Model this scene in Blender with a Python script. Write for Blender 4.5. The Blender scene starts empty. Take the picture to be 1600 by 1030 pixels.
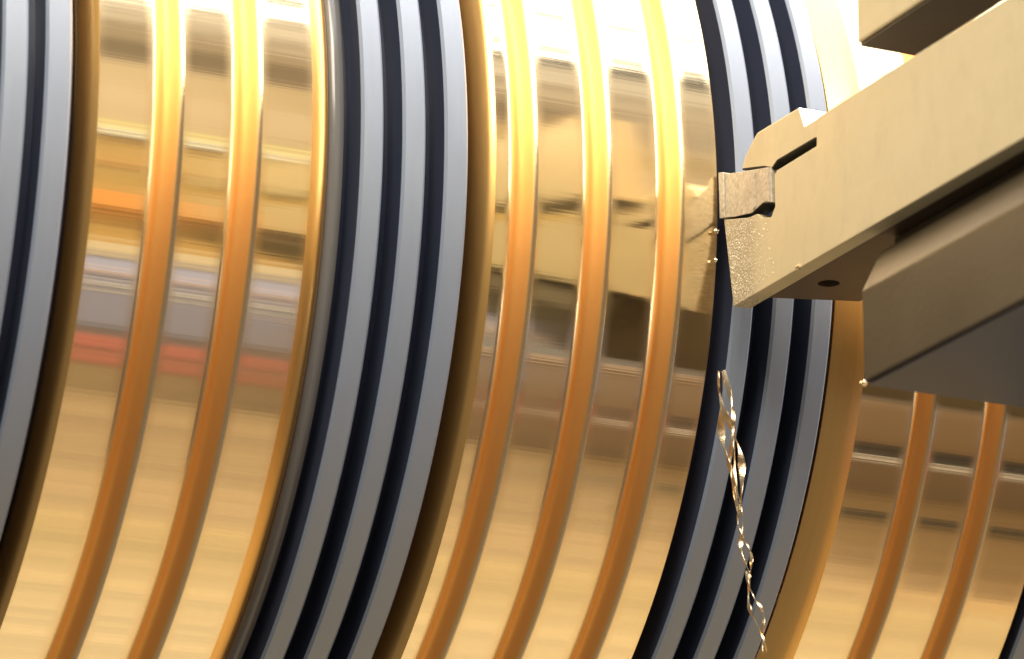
import bpy, bmesh, math, random
from mathutils import Vector, Matrix

random.seed(7)
scene = bpy.context.scene
S = 0.12            # rotor radius in metres; all builders below work in rotor radii
X0 = 2.6            # axial origin (radii)

def P(x, y, z):
    return Vector(((x - X0) * S, y * S, z * S))

# ------------------------------------------------------------------ camera
cam_d = bpy.data.cameras.new('camera')
cam = bpy.data.objects.new('camera', cam_d)
scene.collection.objects.link(cam)
cf = Vector((0.4069, 0.8629, 0.2999)).normalized()
cr = Vector((0.9041, -0.4272, 0.0026)).normalized()
cu = cr.cross(cf).normalized()
M = Matrix((cr, cu, -cf)).transposed().to_4x4()
M.translation = P(0.0, -6.7, -2.2801)
cam.matrix_world = M
cam_d.sensor_width = 36.0
cam_d.sensor_fit = 'HORIZONTAL'
cam_d.lens = 6368.35 / 1600 * 36.0
cam_d.clip_start = 0.02
cam_d.clip_end = 50
cam_d.dof.use_dof = True
cam_d.dof.focus_distance = (P(3.09, -1.05, -0.05) - M.translation).dot(cf)
cam_d.dof.aperture_fstop = 20
scene.camera = cam

# ------------------------------------------------------------------ world, lamps, exposure
world = bpy.data.worlds.new('World')
scene.world = world
world.use_nodes = True
bg = world.node_tree.nodes['Background']
bg.inputs['Color'].default_value = (1.0, 0.93, 0.82, 1)
bg.inputs['Strength'].default_value = 0.20

def area(name, loc, target, sx, sy, watts, col):
    d = bpy.data.lights.new(name, 'AREA')
    d.shape = 'RECTANGLE'; d.size = sx; d.size_y = sy
    d.energy = watts; d.color = col
    o = bpy.data.objects.new(name, d)
    scene.collection.objects.link(o)
    o.location = loc
    o.rotation_euler = (Vector(target) - Vector(loc)).to_track_quat('-Z', 'Y').to_euler()
    return o
# long work lamp under the roof of the machine, above and in front of the rotor
area('machine_lamp', (0.55, -0.54, 1.36), (0.3, 0, 0), 2.8, 1.30, 80, (1.0, 0.975, 0.95))
# fill light added behind and above the rotor, brightening the walls the brass mirrors
area('back_lamp', (0.6, 0.55, 1.75), (0.6, -1.2, -0.5), 2.2, 0.8, 78, (1.0, 0.965, 0.91))
# unseen light added on the left to brighten the tool's flank
area('side_lamp', (-0.25, -0.55, 0.38), (0.06, -0.22, 0), 0.30, 0.24, 4.6, (1.0, 0.90, 0.72))

# unseen light added far right, brightening the groove walls that face right
area('end_lamp', (1.75, -0.60, 0.62), (0.1, -0.1, 0.1), 1.1, 1.4, 24, (1.0, 0.94, 0.86))

vs = scene.view_settings
vs.view_transform = 'Standard'; vs.look = 'None'
vs.exposure = 0.0; vs.gamma = 1.0

# ------------------------------------------------------------------ materials
def new_mat(name):
    m = bpy.data.materials.new(name); m.use_nodes = True
    return m, m.node_tree.nodes, m.node_tree.links, m.node_tree.nodes['Principled BSDF']

def noise(N, L, vec, scale, detail=3, rough=0.55):
    n = N.new('ShaderNodeTexNoise')
    n.inputs['Scale'].default_value = scale
    n.inputs['Detail'].default_value = detail
    n.inputs['Roughness'].default_value = rough
    if vec is not None: L.new(vec, n.inputs['Vector'])
    return n.outputs['Fac']

def maprange(N, L, v, a, b, c, d, smooth=False):
    n = N.new('ShaderNodeMapRange'); n.clamp = True
    if smooth: n.interpolation_type = 'SMOOTHSTEP'
    L.new(v, n.inputs['Value'])
    for k, val in zip(('From Min', 'From Max', 'To Min', 'To Max'), (a, b, c, d)): n.inputs[k].default_value = val
    return n.outputs['Result']

def mixcol(N, L, fac, a, b):
    n = N.new('ShaderNodeMix'); n.data_type = 'RGBA'
    L.new(fac, n.inputs['Factor'])
    for s, v in ((n.inputs[6], a), (n.inputs[7], b)):
        if isinstance(v, tuple): s.default_value = (*v, 1)
        else: L.new(v, s)
    return n.outputs[2]

def math_(N, L, op, a, b=None):
    n = N.new('ShaderNodeMath'); n.operation = op
    for s, v in zip(n.inputs, (a, b)):
        if v is None: continue
        if isinstance(v, (int, float)): s.default_value = v
        else: L.new(v, s)
    return n.outputs[0]

def bump(N, L, h, strength, dist, bsdf):
    n = N.new('ShaderNodeBump')
    n.inputs['Strength'].default_value = strength
    n.inputs['Distance'].default_value = dist
    L.new(h, n.inputs['Height']); L.new(n.outputs['Normal'], bsdf.inputs['Normal'])

def polar(N, L):
    """object coordinates unrolled round the rotor's axis: (axial, angle, radius)"""
    tc = N.new('ShaderNodeTexCoord')
    sp = N.new('ShaderNodeSeparateXYZ'); L.new(tc.outputs['Object'], sp.inputs[0])
    ang = math_(N, L, 'ARCTAN2', sp.outputs[2], sp.outputs[1])
    r = math_(N, L, 'SQRT', math_(N, L, 'ADD', math_(N, L, 'POWER', sp.outputs[1], 2.0), math_(N, L, 'POWER', sp.outputs[2], 2.0)))
    return sp.outputs[0], ang, r

def comb(N, L, a, b, c=0.0):
    n = N.new('ShaderNodeCombineXYZ')
    for s, v in zip(n.inputs, (a, b, c)):
        if isinstance(v, (int, float)): s.default_value = v
        else: L.new(v, s)
    return n.outputs[0]

RB = 0.992          # outer radius of the brass lands

def brass():
    m, N, L, B = new_mat('turned_brass')
    x, ang, r = polar(N, L)
    # 0 on the polished land, 1 down in the groove
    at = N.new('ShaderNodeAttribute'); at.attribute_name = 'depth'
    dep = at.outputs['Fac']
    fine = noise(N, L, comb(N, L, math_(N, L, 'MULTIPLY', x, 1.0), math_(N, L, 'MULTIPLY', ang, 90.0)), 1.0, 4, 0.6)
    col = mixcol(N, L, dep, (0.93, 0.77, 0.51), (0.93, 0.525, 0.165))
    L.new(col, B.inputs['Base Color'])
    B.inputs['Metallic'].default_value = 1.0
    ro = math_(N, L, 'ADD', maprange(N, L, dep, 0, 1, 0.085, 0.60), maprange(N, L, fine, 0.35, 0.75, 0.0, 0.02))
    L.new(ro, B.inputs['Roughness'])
    bump(N, L, fine, 0.03, 0.0004, B)
    # turned finish: the fine rings left by the tool smear reflections along the axis
    tg = N.new('ShaderNodeTangent'); tg.direction_type = 'RADIAL'; tg.axis = 'X'
    L.new(tg.outputs[0], B.inputs['Tangent'])
    L.new(maprange(N, L, dep, 0.1, 0.8, 1.0, 0.62), B.inputs['Anisotropic'])
    B.inputs['Anisotropic Rotation'].default_value = 0.25
    return m

def satin_brass():
    m, N, L, B = new_mat('satin_brass')
    x, ang, r = polar(N, L)
    hair = noise(N, L, comb(N, L, math_(N, L, 'MULTIPLY', x, 1800.0), math_(N, L, 'MULTIPLY', ang, 3.0)), 1.0, 2, 0.5)
    L.new(mixcol(N, L, hair, (0.92, 0.56, 0.20), (0.87, 0.49, 0.15)), B.inputs['Base Color'])
    B.inputs['Metallic'].default_value = 1.0
    B.inputs['Roughness'].default_value = 0.34
    bump(N, L, hair, 0.05, 0.0002, B)
    return m

def plastic(name, c0, c1, rough, spec=0.5):
    m, N, L, B = new_mat(name)
    x, ang, r = polar(N, L)
    n1 = noise(N, L, comb(N, L, math_(N, L, 'MULTIPLY', x, 900.0), math_(N, L, 'MULTIPLY', ang, 4.0)), 1.0, 4, 0.6)
    L.new(mixcol(N, L, n1, c0, c1), B.inputs['Base Color'])
    L.new(maprange(N, L, n1, 0.3, 0.7, rough * 0.9, rough * 1.12), B.inputs['Roughness'])
    B.inputs['Specular IOR Level'].default_value = spec
    B.inputs['IOR'].default_value = 1.5 + 0.2 * (spec > 0.6)
    bump(N, L, n1, 0.22, 0.0001, B)
    return m

def steel(name, c0, c1, rough, metallic, dust=False, scale=60.0):
    m, N, L, B = new_mat(name)
    tc = N.new('ShaderNodeTexCoord'); ob = tc.outputs['Object']
    big = noise(N, L, ob, scale, 4, 0.6)
    fine = noise(N, L, ob, scale * 14, 3, 0.6)
    col = mixcol(N, L, maprange(N, L, big, 0.3, 0.7, 0, 1), c0, c1)
    h = fine
    ro = maprange(N, L, big, 0.3, 0.7, rough * 0.88, rough * 1.12)
    if dust:
        mp = N.new('ShaderNodeMapping'); mp.inputs['Scale'].default_value = (1.0, 1.0, 0.5)
        L.new(ob, mp.inputs['Vector'])
        smear = noise(N, L, mp.outputs['Vector'], 210.0, 5, 0.7)
        col = mixcol(N, L, maprange(N, L, smear, 0.48, 0.80, 0, 0.16), col, (0.36, 0.29, 0.17))
        mp2 = N.new('ShaderNodeMapping'); mp2.inputs['Scale'].default_value = (1.0, 0.03, 1.0)
        mp2.inputs['Rotation'].default_value = (0.06, 0, 0)
        L.new(ob, mp2.inputs['Vector'])
        lines = noise(N, L, mp2.outputs['Vector'], 1500.0, 2, 0.5)
        col = mixcol(N, L, maprange(N, L, lines, 0.62, 0.74, 0, 0.15), col, (0.82, 0.74, 0.55))
        ro = math_(N, L, 'ADD', ro, maprange(N, L, smear, 0.45, 0.75, -0.03, 0.05))
        # fine brass dust sticking to the flank just behind the cutting edge
        sp = N.new('ShaderNodeSeparateXYZ'); L.new(ob, sp.inputs[0])
        edge = math_(N, L, 'ADD', sp.outputs[1], math_(N, L, 'MULTIPLY', math_(N, L, 'SUBTRACT', noise(N, L, ob, 160, 3), 0.5), 0.010))
        near = maprange(N, L, edge, -1.155 * S, -1.075 * S, 0, 1, True)
        low = maprange(N, L, sp.outputs[2], -0.075 * S, -0.05 * S, 1, 0.15)
        v = N.new('ShaderNodeTexVoronoi'); v.inputs['Scale'].default_value = 2000
        L.new(ob, v.inputs['Vector'])
        grains = math_(N, L, 'MULTIPLY', math_(N, L, 'MULTIPLY', near, low), maprange(N, L, v.outputs['Distance'], 0.15, 0.6, 1, 0))
        col = mixcol(N, L, math_(N, L, 'MULTIPLY', math_(N, L, 'MULTIPLY', near, low), 0.55), col, (0.34, 0.28, 0.18))
        col = mixcol(N, L, math_(N, L, 'MULTIPLY', grains, 0.9), col, (0.80, 0.74, 0.62))
        h = math_(N, L, 'ADD', math_(N, L, 'MULTIPLY', fine, 0.10), math_(N, L, 'MULTIPLY', grains, 1.6))
    L.new(col, B.inputs['Base Color'])
    L.new(ro, B.inputs['Roughness'])
    B.inputs['Metallic'].default_value = metallic
    bump(N, L, h, 0.35, 0.00015, B)
    return m

def paint(name, c, rough=0.5, streak=False):
    m, N, L, B = new_mat(name)
    tc = N.new('ShaderNodeTexCoord')
    if streak:
        mp = N.new('ShaderNodeMapping'); mp.inputs['Scale'].default_value = (0.015, 85.0, 1.0)
        L.new(tc.outputs['Object'], mp.inputs['Vector'])
        n = maprange(N, L, noise(N, L, mp.outputs['Vector'], 2.0, 5, 0.6), 0.34, 0.66, -2.2, 3.2)
    else:
        n = noise(N, L, tc.outputs['Object'], 9.0, 4, 0.6)
    L.new(mixcol(N, L, n, tuple(v * (0.62 if streak else 0.85) for v in c), tuple(min(1, v * (1.34 if streak else 1.12)) for v in c)), B.inputs['Base Color'])
    B.inputs['Roughness'].default_value = rough
    return m

MAT = dict(
    brass=brass(), satin=satin_brass(),
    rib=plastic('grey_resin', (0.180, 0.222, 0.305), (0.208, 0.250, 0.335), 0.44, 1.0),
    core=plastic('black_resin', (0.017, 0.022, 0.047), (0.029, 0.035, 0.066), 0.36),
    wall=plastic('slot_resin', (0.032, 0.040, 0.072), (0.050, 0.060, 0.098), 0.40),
    collar=plastic('smoke_resin', (0.12, 0.12, 0.125), (0.17, 0.165, 0.16), 0.18),
    holder=steel('tool_steel', (0.66, 0.555, 0.335), (0.73, 0.615, 0.38), 0.56, 0.12, dust=True),
    block=steel('block_steel', (0.108, 0.086, 0.052), (0.132, 0.105, 0.064), 0.46, 0.4),
    dark_oxide=steel('dark_oxide', (0.040, 0.030, 0.016), (0.055, 0.042, 0.024), 0.55, 0.1),  # colour of the shade sheet under the clamp bar
    slate=steel('slate_steel', (0.125, 0.122, 0.134), (0.16, 0.155, 0.165), 0.4, 0.5),
    oxide=steel('brown_oxide', (0.13, 0.09, 0.055), (0.16, 0.11, 0.065), 0.5, 0.3),  # dark brown stands in for shade on the shank's underside
    carbide=steel('carbide', (0.36, 0.31, 0.23), (0.72, 0.65, 0.53), 0.5, 0.35, scale=1100),
    chrome=steel('bright_steel', (0.86, 0.85, 0.82), (0.92, 0.90, 0.86), 0.16, 1.0),
    hole=steel('blackened_steel', (0.012, 0.014, 0.010), (0.02, 0.02, 0.016), 0.6, 0.2),  # near-black used as shade in the hole, slit and insert pocket
    dust=steel('dull_brass_dust', (0.50, 0.40, 0.24), (0.80, 0.72, 0.54), 0.42, 0.6, scale=700),
    chip=steel('fresh_brass', (0.95, 0.72, 0.42), (0.97, 0.85, 0.64), 0.24, 1.0),
)

# ------------------------------------------------------------------ mesh helpers
def link(name, me, mat, parent=None, smooth=False):
    me.materials.append(mat)
    if smooth:
        for p in me.polygons: p.use_smooth = True
    o = bpy.data.objects.new(name, me)
    scene.collection.objects.link(o)
    if parent is not None: o.parent = parent
    return o

def empty(name, label, cat, group=None):
    o = bpy.data.objects.new(name, None)
    scene.collection.objects.link(o)
    tag(o, label, cat, group)
    return o

def tag(o, label, cat, group=None):
    o['label'] = label; o['category'] = cat
    if group: o['group'] = group

SEG = 448
CS = [(math.cos(2 * math.pi * k / SEG), math.sin(2 * math.pi * k / SEG)) for k in range(SEG)]
def lathe(name, strips, mat, parent):
    """each strip: list of (x, r) turned round the axis; strips do not share vertices, so corners stay crisp"""
    V = []; F = []; W = []
    for st in strips:
        b = len(V)
        for q in st:
            x, r = q[0], q[1]
            for c, s in CS: V.append(((x - X0) * S, r * S * c, r * S * s))
            W.extend([q[2] if len(q) > 2 else 0.0] * SEG)
        for i in range(len(st) - 1):
            for k in range(SEG):
                a = b + i * SEG + k; a2 = b + i * SEG + (k + 1) % SEG
                F.append((a, a2, a2 + SEG, a + SEG))
    me = bpy.data.meshes.new(name); me.from_pydata(V, [], F)
    me.attributes.new('depth', 'FLOAT', 'POINT').data.foreach_set('value', W)
    return link(name, me, mat, parent, True)

def prism(name, outline, x0, x1, mat, parent=None, bev=0.0025, segs=2):
    """(y, z) outline extruded along the rotor's axis direction, edges slightly broken"""
    bm = bmesh.new()
    vs_ = [bm.verts.new(P(x0, y, z)) for y, z in outline]
    f = bm.faces.new(vs_)
    ex = bmesh.ops.extrude_face_region(bm, geom=[f])
    for v in ex['geom']:
        if isinstance(v, bmesh.types.BMVert): v.co.x += (x1 - x0) * S
    bmesh.ops.recalc_face_normals(bm, faces=bm.faces[:])
    if bev:
        bmesh.ops.bevel(bm, geom=bm.edges[:], offset=bev * S, segments=segs, profile=0.6, affect='EDGES', clamp_overlap=True)
    bmesh.ops.triangulate(bm, faces=[f for f in bm.faces if len(f.verts) > 4])
    me = bpy.data.meshes.new(name); bm.to_mesh(me); bm.free()
    return link(name, me, mat, parent)

def section_bar(name, section, y0, y1, mat, parent=None, bev=0.003):
    """(x, z) section extruded along y"""
    bm = bmesh.new()
    f = bm.faces.new([bm.verts.new(P(x, y0, z)) for x, z in section])
    ex = bmesh.ops.extrude_face_region(bm, geom=[f])
    for v in ex['geom']:
        if isinstance(v, bmesh.types.BMVert): v.co.y += (y1 - y0) * S
    bmesh.ops.recalc_face_normals(bm, faces=bm.faces[:])
    if bev:
        bmesh.ops.bevel(bm, geom=bm.edges[:], offset=bev * S, segments=2, profile=0.6, affect='EDGES', clamp_overlap=True)
    me = bpy.data.meshes.new(name); bm.to_mesh(me); bm.free()
    return link(name, me, mat, parent)

# ------------------------------------------------------------------ the surroundings the brass mirrors
def wall_z(psi):
    th = math.radians((psi - 18.8) / 2)
    return math.sin(th) + math.tan(math.radians(psi)) * (WALL - math.cos(th))
WALL = 15.0
encl = bpy.data.objects.new('machine_enclosure', None)
scene.collection.objects.link(encl); encl['kind'] = 'structure'
# bands of the machine's inner front wall in three bays along the rotor, from the tray upwards: (from, to elevation, colour, set-back)
bay_left = [
    (-37.5, -31.6, (0.46, 0.36, 0.22), 0.0), (-31.6, -29.6, (0.58, 0.22, 0.17), 0.2), (-29.6, -28.4, (0.34, 0.24, 0.17), 0.0),
    (-28.4, -26.2, (0.62, 0.22, 0.19), 0.2), (-26.2, -24.6, (0.19, 0.19, 0.20), 0.0), (-24.6, -16.6, (0.31, 0.33, 0.48), 0.1),
    (-16.6, -16.1, (0.80, 0.76, 0.72), 0.3), (-16.1, -14.0, (0.32, 0.34, 0.50), 0.0), (-14.0, -13.5, (0.70, 0.56, 0.52), 0.3),
    (-13.5, -10.4, (0.44, 0.48, 0.72), 0.1), (-10.4, -8.0, (0.70, 0.60, 0.42), 0.3), (-8.0, -4.2, (0.52, 0.34, 0.12), 0.0),
    (-4.2, -1.6, (0.44, 0.23, 0.06), 0.1), (-1.6, 1.8, (0.78, 0.34, 0.08), 0.3), (1.8, 7.2, (0.46, 0.31, 0.10), 0.0),
    (7.2, 7.9, (0.70, 0.40, 0.15), 0.2), (7.9, 13.0, (0.42, 0.27, 0.08), 0.0), (13.0, 14.2, (0.80, 0.82, 0.80), 0.3),
    (14.2, 15.4, (0.66, 0.62, 0.24), 0.2), (15.4, 28.7, (0.58, 0.47, 0.31), 0.1), (28.7, 33.0, (0.17, 0.125, 0.07), 0.0),
    (33.0, 37.0, (0.32, 0.26, 0.18), 0.1), (37.0, 38.0, (0.80, 0.76, 0.68), 0.3), (38.0, 40.0, (0.42, 0.37, 0.32), 0.1), (40.0, 44.0, (0.85, 0.83, 0.80), 0.2)]
bay_middle = [
    (-37.5, -19.0, (0.28, 0.205, 0.14), 0.0), (-19.0, -18.3, (0.55, 0.40, 0.28), 0.2), (-18.3, -15.2, (0.24, 0.25, 0.26), 0.0),
    (-15.2, -14.6, (0.58, 0.44, 0.34), 0.2), (-14.6, -8.4, (0.38, 0.35, 0.36), 0.1), (-8.4, -2.0, (0.22, 0.145, 0.045), 0.0),
    (-2.0, 10.8, (0.52, 0.36, 0.105), 0.2), (10.8, 12.0, (0.72, 0.55, 0.24), 0.3), (12.0, 18.0, (0.28, 0.19, 0.065), 0.0),
    (18.0, 23.6, (0.58, 0.47, 0.33), 0.2), (23.6, 29.0, (0.44, 0.33, 0.15), 0.1), (29.0, 33.6, (0.19, 0.13, 0.075), 0.0),
    (33.6, 36.0, (0.36, 0.29, 0.20), 0.1), (36.0, 37.0, (0.75, 0.68, 0.58), 0.2), (37.0, 39.2, (0.42, 0.36, 0.29), 0.0), (39.2, 41.6, (0.85, 0.80, 0.72), 0.2), (41.6, 44.0, (0.55, 0.49, 0.42), 0.1)]
bay_right = [
    (-37.5, -30.2, (0.20, 0.135, 0.08), 0.0), (-30.2, -29.5, (0.78, 0.72, 0.66), 0.2), (-29.5, -26.6, (0.025, 0.025, 0.022), 0.0),
    (-26.6, -18.0, (0.21, 0.135, 0.07), 0.1), (-18.0, -2.0, (0.20, 0.14, 0.09), 0.0), (-2.0, 12.0, (0.46, 0.34, 0.15), 0.1),
    (12.0, 28.0, (0.50, 0.41, 0.29), 0.0), (28.0, 40.0, (0.60, 0.53, 0.44), 0.1), (40.0, 44.0, (0.80, 0.76, 0.70), 0.2)]
def slab(name, x0, x1, y0, y1, z0, z1, mat, parent=None):
    bm = bmesh.new()
    bmesh.ops.create_cube(bm, size=1.0)
    a, b = P(x0, y0, z0), P(x1, y1, z1)
    for v in bm.verts:
        v.co = Vector(((a[i] + b[i]) / 2 + v.co[i] * abs(b[i] - a[i]) for i in range(3)))
    me = bpy.data.meshes.new(name); bm.to_mesh(me); bm.free()
    return link(name, me, mat, parent)
for xa, xb, bands in ((2.0, 8.25, bay_left), (8.27, 10.75, bay_middle), (10.77, 24, bay_right)):
    for p0, p1, c, sb in bands:
        slab('panel', xa, xb, -WALL - 0.8, -WALL + sb, wall_z(p0), wall_z(p1) - 0.01, paint('enclosure_paint', c), encl)
for p0, p1, c in ((44.0, 46.6, 0.16), (48.6, 49.6, 0.2), (52.0, 54.6, 0.15), (57.5, 58.3, 0.2), (61.0, 63.0, 0.17), (67.0, 68.2, 0.18)):
    a0, a1 = (math.radians(v) for v in (p0, p1)); RL = 10.6
    slab('lamp_louvre', -8, 22, -RL * math.cos(a0), -RL * math.cos(a1), RL * math.sin(a0), RL * math.sin(a1), paint('louvre_paint', (c, c * 0.9, c * 0.78)), encl)
FZ = wall_z(-37.5)
tray = bpy.data.objects.new('chip_tray', None)
scene.collection.objects.link(tray); tray['kind'] = 'structure'
slab('panel', 3.0, 10.75, -WALL - 0.8, -6.4, FZ - 0.5, FZ - 0.02, paint('tray_zinc', (0.43, 0.325, 0.195), 0.4, True), tray)
slab('panel', 10.77, 24, -WALL - 0.8, -7.3, FZ - 0.5, FZ - 0.02, paint('tray_rust', (0.22, 0.14, 0.068), 0.4, True), tray)
slab('panel', 10.77, 24, -13.1, -12.3, FZ - 0.01, FZ + 0.06, paint('tray_seam', (0.03, 0.028, 0.022), 0.5), tray)
slab('panel', 3.0, 24, -6.38, 6, FZ - 0.5, FZ + 0.10, paint('tray_brass_dust', (0.46, 0.355, 0.190), 0.4, True), tray)
slab('panel', 10.77, 24, -7.28, -6.40, FZ - 0.5, FZ + 0.05, paint('tray_bronze', (0.55, 0.38, 0.18), 0.4, True), tray)

# ------------------------------------------------------------------ the rotor
rotor = empty('slip_ring_rotor', 'large brass and grey ribbed slip ring rotor filling the picture', 'rotor')

def rib(parent, x0, x1, rf=0.945, R=1.0, b=0.0045):
    st = [[(x0, rf), (x0, R - b)], [(x0, R - b), (x0 + b, R)], [(x0 + b, R), (x1 - b, R)], [(x1 - b, R), (x1, R - b)], [(x1, R - b), (x1, rf)]]
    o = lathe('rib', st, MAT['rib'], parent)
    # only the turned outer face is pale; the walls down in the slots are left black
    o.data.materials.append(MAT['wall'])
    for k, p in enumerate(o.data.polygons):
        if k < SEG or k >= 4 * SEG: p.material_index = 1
    return o

def insulator(x0, x1, ribs, rf=0.945, collar=None):
    o = lathe('insulator', [[(x0, 0.80), (x0, rf)], [(x0, rf), (x1, rf)], [(x1, rf), (x1, 0.80)]], MAT['core'], rotor)
    for a, b in ribs: rib(o, a, b, rf - 0.002)
    if collar:
        lathe('collar', [collar], MAT['collar'], o)
    return o

def groove_profile(a, b, depth, n=18):
    pts = []
    for i in range(n + 1):
        t = i / n
        k = 0.5 - 0.5 * math.cos(2 * math.pi * t)
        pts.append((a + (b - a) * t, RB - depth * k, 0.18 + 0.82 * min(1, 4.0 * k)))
    return pts

def brass_ring(x0, x1, grooves, left, right, gw=0.056, depth=0.019):
    """left / right: strips of the end profile; grooves: centres"""
    o = lathe('brass_ring', left + right, MAT['satin'], rotor)
    edges = [x0]
    for g in grooves:
        edges += [g - gw / 2, g + gw / 2]
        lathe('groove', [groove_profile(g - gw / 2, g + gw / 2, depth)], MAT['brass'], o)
    edges.append(x1)
    for i in range(0, len(edges), 2):
        a, b = edges[i], edges[i + 1]
        e = min(0.015, (b - a) * 0.3)
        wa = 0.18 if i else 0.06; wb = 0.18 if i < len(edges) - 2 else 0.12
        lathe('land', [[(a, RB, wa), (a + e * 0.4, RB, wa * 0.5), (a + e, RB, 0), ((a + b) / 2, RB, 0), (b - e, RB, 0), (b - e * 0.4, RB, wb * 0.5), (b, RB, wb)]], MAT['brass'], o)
    return o

def arc(xa, ra, xb, rb, n=8):
    """quarter rounding from (xa, ra), level, falling to (xb, rb)"""
    return [(xa + (xb - xa) * math.sin(math.pi / 2 * i / n), rb + (ra - rb) * math.cos(math.pi / 2 * i / n)) for i in range(n + 1)]

# leftmost band and ring
insulator(1.60, 1.944, [(1.735, 1.775), (1.8095, 1.8523), (1.8807, 1.9246)], 0.945)
brass_ring(1.972, 2.335, [2.088, 2.222],
           [[(1.944, 0.86), (1.946, 0.958)], [(1.946, 0.958), (1.954, 0.972), (1.962, 0.984), (1.972, RB)]],
           [arc(2.335, RB, 2.372, 0.966), [(2.372, 0.966), (2.372, 0.86)]])
# middle band
insulator(2.372, 2.610, [(2.4188, 2.4581), (2.4921, 2.5329), (2.567, 2.609)], 0.935,
          [(2.3725, 0.950), (2.376, 0.967), (2.398, 0.973), (2.400, 0.934)])
brass_ring(2.662, 3.072, [2.712, 2.848, 2.984],
           [[(2.610, 0.90), (2.614, 0.942), (2.649, 0.983)], [(2.649, 0.983), (2.654, 0.989), (2.662, RB)]],
           [[(3.072, RB), (3.0745, RB - 0.003)], [(3.0745, RB - 0.003), (3.0745, 0.86)]])
# right band, under the tool
insulator(3.0745, 3.316, [(3.1066, 3.1457), (3.1827, 3.2222), (3.2571, 3.2964)], 0.935)
brass_ring(3.372, 3.766, [3.497, 3.638],
           [[(3.316, 0.86), (3.316, 0.966)], [(3.316, 0.970), (3.335, 0.979), (3.352, 0.9865), (3.362, 0.990), (3.372, RB)]],
           [[(3.766, RB), (3.768, RB - 0.003)], [(3.768, RB - 0.003), (3.768, 0.86)]], gw=0.050)
insulator(3.768, 4.05, [(3.784, 3.825), (3.858, 3.90), (3.933, 3.972)], 0.945)
brass_ring(4.06, 4.42, [4.17, 4.30],
           [[(4.05, 0.86), (4.05, 0.975)], [(4.05, 0.975), (4.06, RB)]],
           [[(4.42, RB), (4.43, RB - 0.01)], [(4.43, RB - 0.01), (4.43, 0.5)]])

# ------------------------------------------------------------------ the cutting tool
XT = 3.075
tool = empty('cutting_tool', 'beige steel lathe tool bar with a gritty cutting tip pressed against the rotor', 'cutting tool')
ZB = -0.2167
blade = [(-1.010, -0.0560), (-1.0391, -0.2175), (-1.30, ZB), (-1.9, ZB), (-3.6, ZB), (-3.6, 0.0155), (-1.9, 0.0155), (-1.64, 0.018),
         (-1.45, 0.0185), (-1.331, 0.0180), (-1.326, -0.0290), (-1.195, -0.0280), (-1.186, -0.0330),
         (-1.186, -0.088), (-1.1720, -0.1020), (-1.1400, -0.0930), (-1.1250, -0.0815), (-1.097, -0.0790)]
prism('holder_blade', blade, XT, XT + 0.030, MAT['holder'], tool, bev=0.0014)
# springy upper jaw above the slit, with a polished step behind it
jaw = [(-1.3305, 0.0178), (-1.2868, 0.0186), (-1.2695, 0.0570), (-1.2434, 0.0575), (-1.130, 0.0600), (-1.118, 0.0545), (-1.0846, 0.0316), (-1.0720, 0.0120),
       (-1.150, -0.0085), (-1.160, -0.0125), (-1.178, -0.0200), (-1.195, -0.0125), (-1.3200, -0.0150), (-1.3305, -0.0180)]
jw = prism('clamp_jaw', jaw, XT + 0.0004, XT + 0.058, MAT['holder'], tool, bev=0.0030)
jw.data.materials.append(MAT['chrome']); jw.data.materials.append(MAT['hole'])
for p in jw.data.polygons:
    if p.normal.z < -0.25: p.material_index = 2  # down-facing faces coloured black as the slit's shade
    elif p.normal.y < -0.5 and p.normal.z > 0.15 and p.center.y < -1.26 * S: p.material_index = 1
shank = [(-1.100, ZB + 0.0005), (-3.6, ZB + 0.0005), (-3.6, 0.0150), (-1.33, 0.0140), (-1.15, 0.012), (-1.125, -0.02)]
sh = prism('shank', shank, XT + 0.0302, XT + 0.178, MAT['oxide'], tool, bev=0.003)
# front of the shank runs back towards the right
for v in sh.data.vertices:
    if v.co.y > -1.2 * S:
        v.co.y -= (v.co.x - P(XT + 0.03, 0, 0).x) * 0.33
insert = [(-1.0030, 0.0290), (-1.030, 0.0190), (-1.1640, -0.0130), (-1.1760, -0.0165), (-1.1775, -0.0780), (-1.1480, -0.0700), (-1.110, -0.0755), (-1.050, -0.064), (-1.0065, -0.0520)]
ins = prism('insert', insert, XT - 0.0015, XT + 0.028, MAT['carbide'], tool, bev=0.0012)
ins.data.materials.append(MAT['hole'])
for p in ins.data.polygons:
    if p.normal.z < -0.5: p.material_index = 1  # insert's underside coloured black for the shade in its pocket
# cutting lip and the two ground shoulders on the insert's flank
prism('cutting_lip', [(-1.0005, 0.0300), (-1.0170, 0.0255), (-1.0190, -0.0555), (-1.0035, -0.0525)], XT - 0.0045, XT + 0.026, MAT['carbide'], ins, bev=0.0010)
prism('insert_shoulder', [(-1.1150, -0.0020), (-1.1240, -0.0040), (-1.1235, -0.0700), (-1.1150, -0.0720)], XT - 0.0030, XT, MAT['carbide'], ins, bev=0.0006)
prism('insert_shoulder', [(-1.1500, -0.0105), (-1.1690, -0.0150), (-1.1690, -0.0740), (-1.1500, -0.0695)], XT - 0.0030, XT, MAT['carbide'], ins, bev=0.0006)

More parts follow.
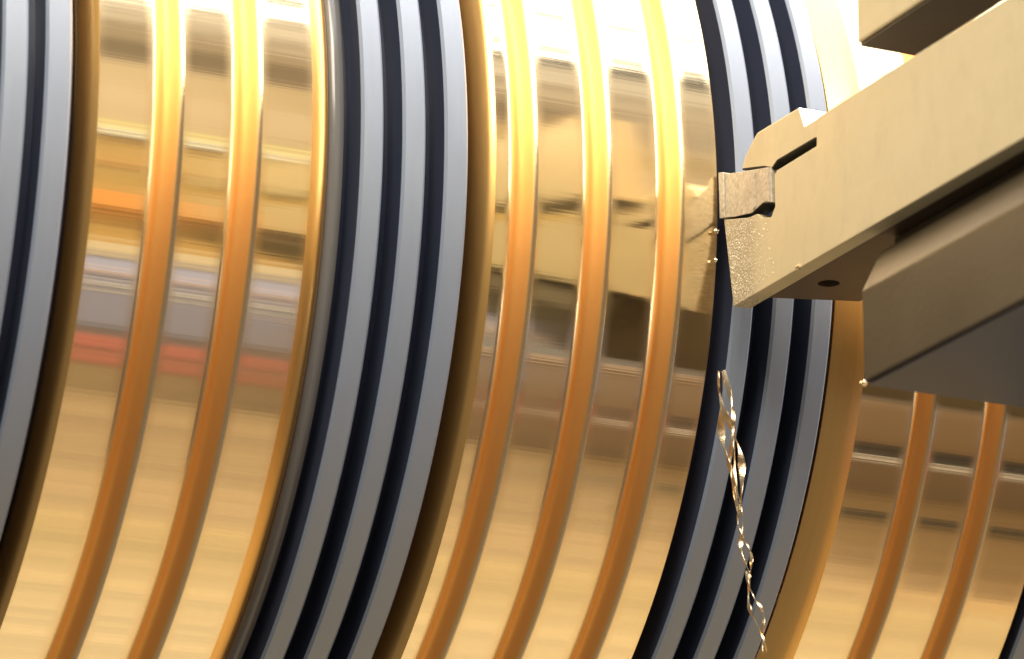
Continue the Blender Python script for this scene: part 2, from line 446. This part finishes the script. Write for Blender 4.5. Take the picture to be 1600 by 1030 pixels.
def disc(name, c, r, normal, mat, parent, h=0.004, n=28):
    bm = bmesh.new()
    bmesh.ops.create_cone(bm, cap_ends=True, segments=n, radius1=r * S, radius2=r * 0.96 * S, depth=h * S)
    q = Vector(normal).to_track_quat('Z', 'Y').to_matrix().to_4x4()
    q.translation = P(*c)
    bmesh.ops.transform(bm, matrix=q, verts=bm.verts)
    me = bpy.data.meshes.new(name); bm.to_mesh(me); bm.free()
    return link(name, me, mat, parent)
HC = (3.158, -1.212)
cut = disc('cutter', (HC[0], HC[1], ZB), 0.0185, (0, 0, -1), MAT['hole'], None, 0.09)
bo = sh.modifiers.new('hole', 'BOOLEAN'); bo.operation = 'DIFFERENCE'; bo.object = cut; bo.solver = 'EXACT'
bpy.context.view_layer.update()
ev = sh.evaluated_get(bpy.context.evaluated_depsgraph_get())
drilled = bpy.data.meshes.new_from_object(ev)
sh.modifiers.clear(); sh.data = drilled
bpy.data.objects.remove(cut)
disc('screw', (HC[0], HC[1], ZB + 0.034), 0.0180, (0, 0, -1), MAT['hole'], tool, 0.01)  # black plug added as the darkness inside the hole

# block that carries the tool
block = empty('tool_block', 'dark tan steel block under the tool bar, lower right', 'tool block')
XB = 3.0735
section_bar('block_body', [(XB, -0.3141), (XB, -0.462), (4.3, -0.462), (4.3, -0.235), (XB + 0.06, -0.2335), (XB + 0.035, -0.245)], -1.4604, -3.6, MAT['block'], block, 0.0035)
section_bar('base_plate', [(XB + 0.006, -0.4680), (4.29, -0.4680), (4.29, -0.4622), (XB + 0.006, -0.4622)], -1.4650, -3.6, MAT['slate'], block, 0.001)  # thin sheet added to colour the block's underside as shaded grey
section_bar('seat_rail', [(XB + 0.062, -0.2330), (4.2, -0.2330), (4.2, -0.2180), (XB + 0.062, -0.2180)], -1.4604, -3.6, MAT['block'], block, 0.001)

# upper clamp bar
clamp = empty('clamp_bar', 'tan steel clamp bar above the tool bar at the top right corner', 'clamp bar')
section_bar('clamp_body', [(XT, 0.1002), (XT + 0.107, 0.1002), (XT + 0.107, 0.42), (XT, 0.42)], -1.4648, -3.6, MAT['holder'], clamp, 0.004)
section_bar('clamp_pad', [(XT + 0.004, 0.0940), (XT + 0.105, 0.0940), (XT + 0.105, 0.1000), (XT + 0.004, 0.1000)], -1.4680, -3.6, MAT['dark_oxide'], clamp, 0.001)  # thin dark sheet added as the shade beneath the clamp bar

# ------------------------------------------------------------------ brass shavings and specks
def curl(name, pts, r, turns, width, label, phase=0.0, steps=150, strands=1):
    """a ribbon of swarf twisted round a hanging path"""
    V = []; F = []
    path = [P(*p) for p in pts]
    def at(t):
        f = t * (len(path) - 1); i = min(int(f), len(path) - 2)
        return path[i].lerp(path[i + 1], f - i)
    for sN in range(strands):
        b = len(V)
        for i in range(steps + 1):
            t = i / steps
            c = at(t); ax = (at(min(1, t + .02)) - at(max(0, t - .02))).normalized()
            e1 = ax.cross(Vector((0, 1, 0))).normalized(); e2 = ax.cross(e1)
            env = 0.2 + 0.8 * math.sin(math.pi * min(1, 0.05 + 0.9 * t)) ** 0.7
            k1 = 2 * math.pi * turns * (1 + 0.23 * sN); k2 = 2 * math.pi * turns * (0.8 + 0.17 * sN)
            o = (e1 * math.sin(k1 * t + phase + 2.1 * sN) + e2 * math.cos(k2 * t + phase + 1.3 * sN)) * (r * S * env)
            tw = 2 * math.pi * (0.9 + 0.4 * sN) * turns * t + phase + sN
            w = (e1 * math.cos(tw) + e2 * math.sin(tw)) * (width * S * 0.5 * (0.65 + 0.35 * math.sin(17 * t + sN)) * env)
            th = w.normalized().cross(ax) * (0.0006 * S)
            for q in (c + o - w + th, c + o + w + th, c + o + w - th, c + o - w - th): V.append(q)
        for i in range(steps):
            for k in range(4):
                a0 = b + i * 4 + k; a1 = b + i * 4 + (k + 1) % 4
                F.append((a0, a1, a1 + 4, a0 + 4))
        F.append((b + 3, b + 2, b + 1, b)); e = b + steps * 4; F.append((e, e + 1, e + 2, e + 3))
    me = bpy.data.meshes.new(name); me.from_pydata(V, [], F)
    o = link(name, me, MAT['chip'])
    tag(o, label, 'shaving', 'brass shavings falling from the tool tip')
    return o
curl('brass_shaving', [(3.046, -1.05, -0.335), (3.054, -1.05, -0.4118), (3.066, -1.05, -0.4856), (3.0765, -1.05, -0.572)], 0.0100, 0.55, 0.0135,
     'widest twisted brass shaving hanging just below the tool tip', 0.4, 170, 4)
curl('brass_shaving', [(3.0755, -1.05, -0.566), (3.083, -1.05, -0.6244), (3.0925, -1.05, -0.680)], 0.0060, 0.8, 0.0075,
     'thin middle brass shaving strand between the wide curl and the lowest strand', 1.4, 120, 2)
curl('brass_shaving', [(3.0905, -1.05, -0.668), (3.0980, -1.05, -0.7184), (3.106, -1.05, -0.752), (3.1165, -1.05, -0.802)], 0.0080, 0.7, 0.0075,
     'lowest thin brass shaving strand near the bottom of the grey ribs', 2.6, 150, 2)

def speck(c, r, label):
    bm = bmesh.new()
    bmesh.ops.create_icosphere(bm, subdivisions=2, radius=r * S)
    for v in bm.verts: v.co *= 1 + random.uniform(-0.25, 0.3)
    bmesh.ops.translate(bm, vec=P(*c), verts=bm.verts)
    me = bpy.data.meshes.new('brass_speck'); bm.to_mesh(me); bm.free()
    o = link('brass_speck', me, MAT['chip'])
    tag(o, label, 'speck', 'loose brass specks')
speck((XT - 0.001, -1.262, ZB + 0.002), 0.0048, 'round bright speck on the lower edge of the tool bar')
speck((XB, -1.461, -0.464), 0.0050, 'pale speck on the front lower corner of the tool block')  # pale grain standing in for a glint on the block's corner
speck((3.066, -1.000, -0.075), 0.0040, 'upper speck on the brass edge left of the tool tip')
speck((3.066, -0.995, -0.125), 0.0036, 'lower speck on the brass edge left of the tool tip')

# grains of brass dust clinging to the tool's flank below and behind the insert
V = []; F = []
for k in range(260):
    t = random.random() ** 1.6
    z = random.uniform(-0.205, -0.105)
    front = -1.013 - 0.17 * max(0.0, -0.058 - z)
    y = front - 0.006 - t * 0.14
    r = random.uniform(0.0006, 0.0017) * (1.6 if random.random() < 0.08 else 1.0)
    b = len(V)
    for dx, dy, dz in ((-1, 0, 0), (0.3, 1, 0), (0.3, -0.5, 0.9), (0.3, -0.5, -0.9)):
        V.append(P(XT + dx * r * 0.8, y + dy * r * random.uniform(0.6, 1.5), z + dz * r * random.uniform(0.6, 1.5)))
    F += [(b, b + 1, b + 2), (b, b + 2, b + 3), (b, b + 3, b + 1), (b + 1, b + 3, b + 2)]
me = bpy.data.meshes.new('brass_dust'); me.from_pydata(V, [], F)
du = link('brass_dust', me, MAT['dust'])
tag(du, 'fine glittering brass dust on the flank of the tool tip', 'dust'); du['kind'] = 'stuff'
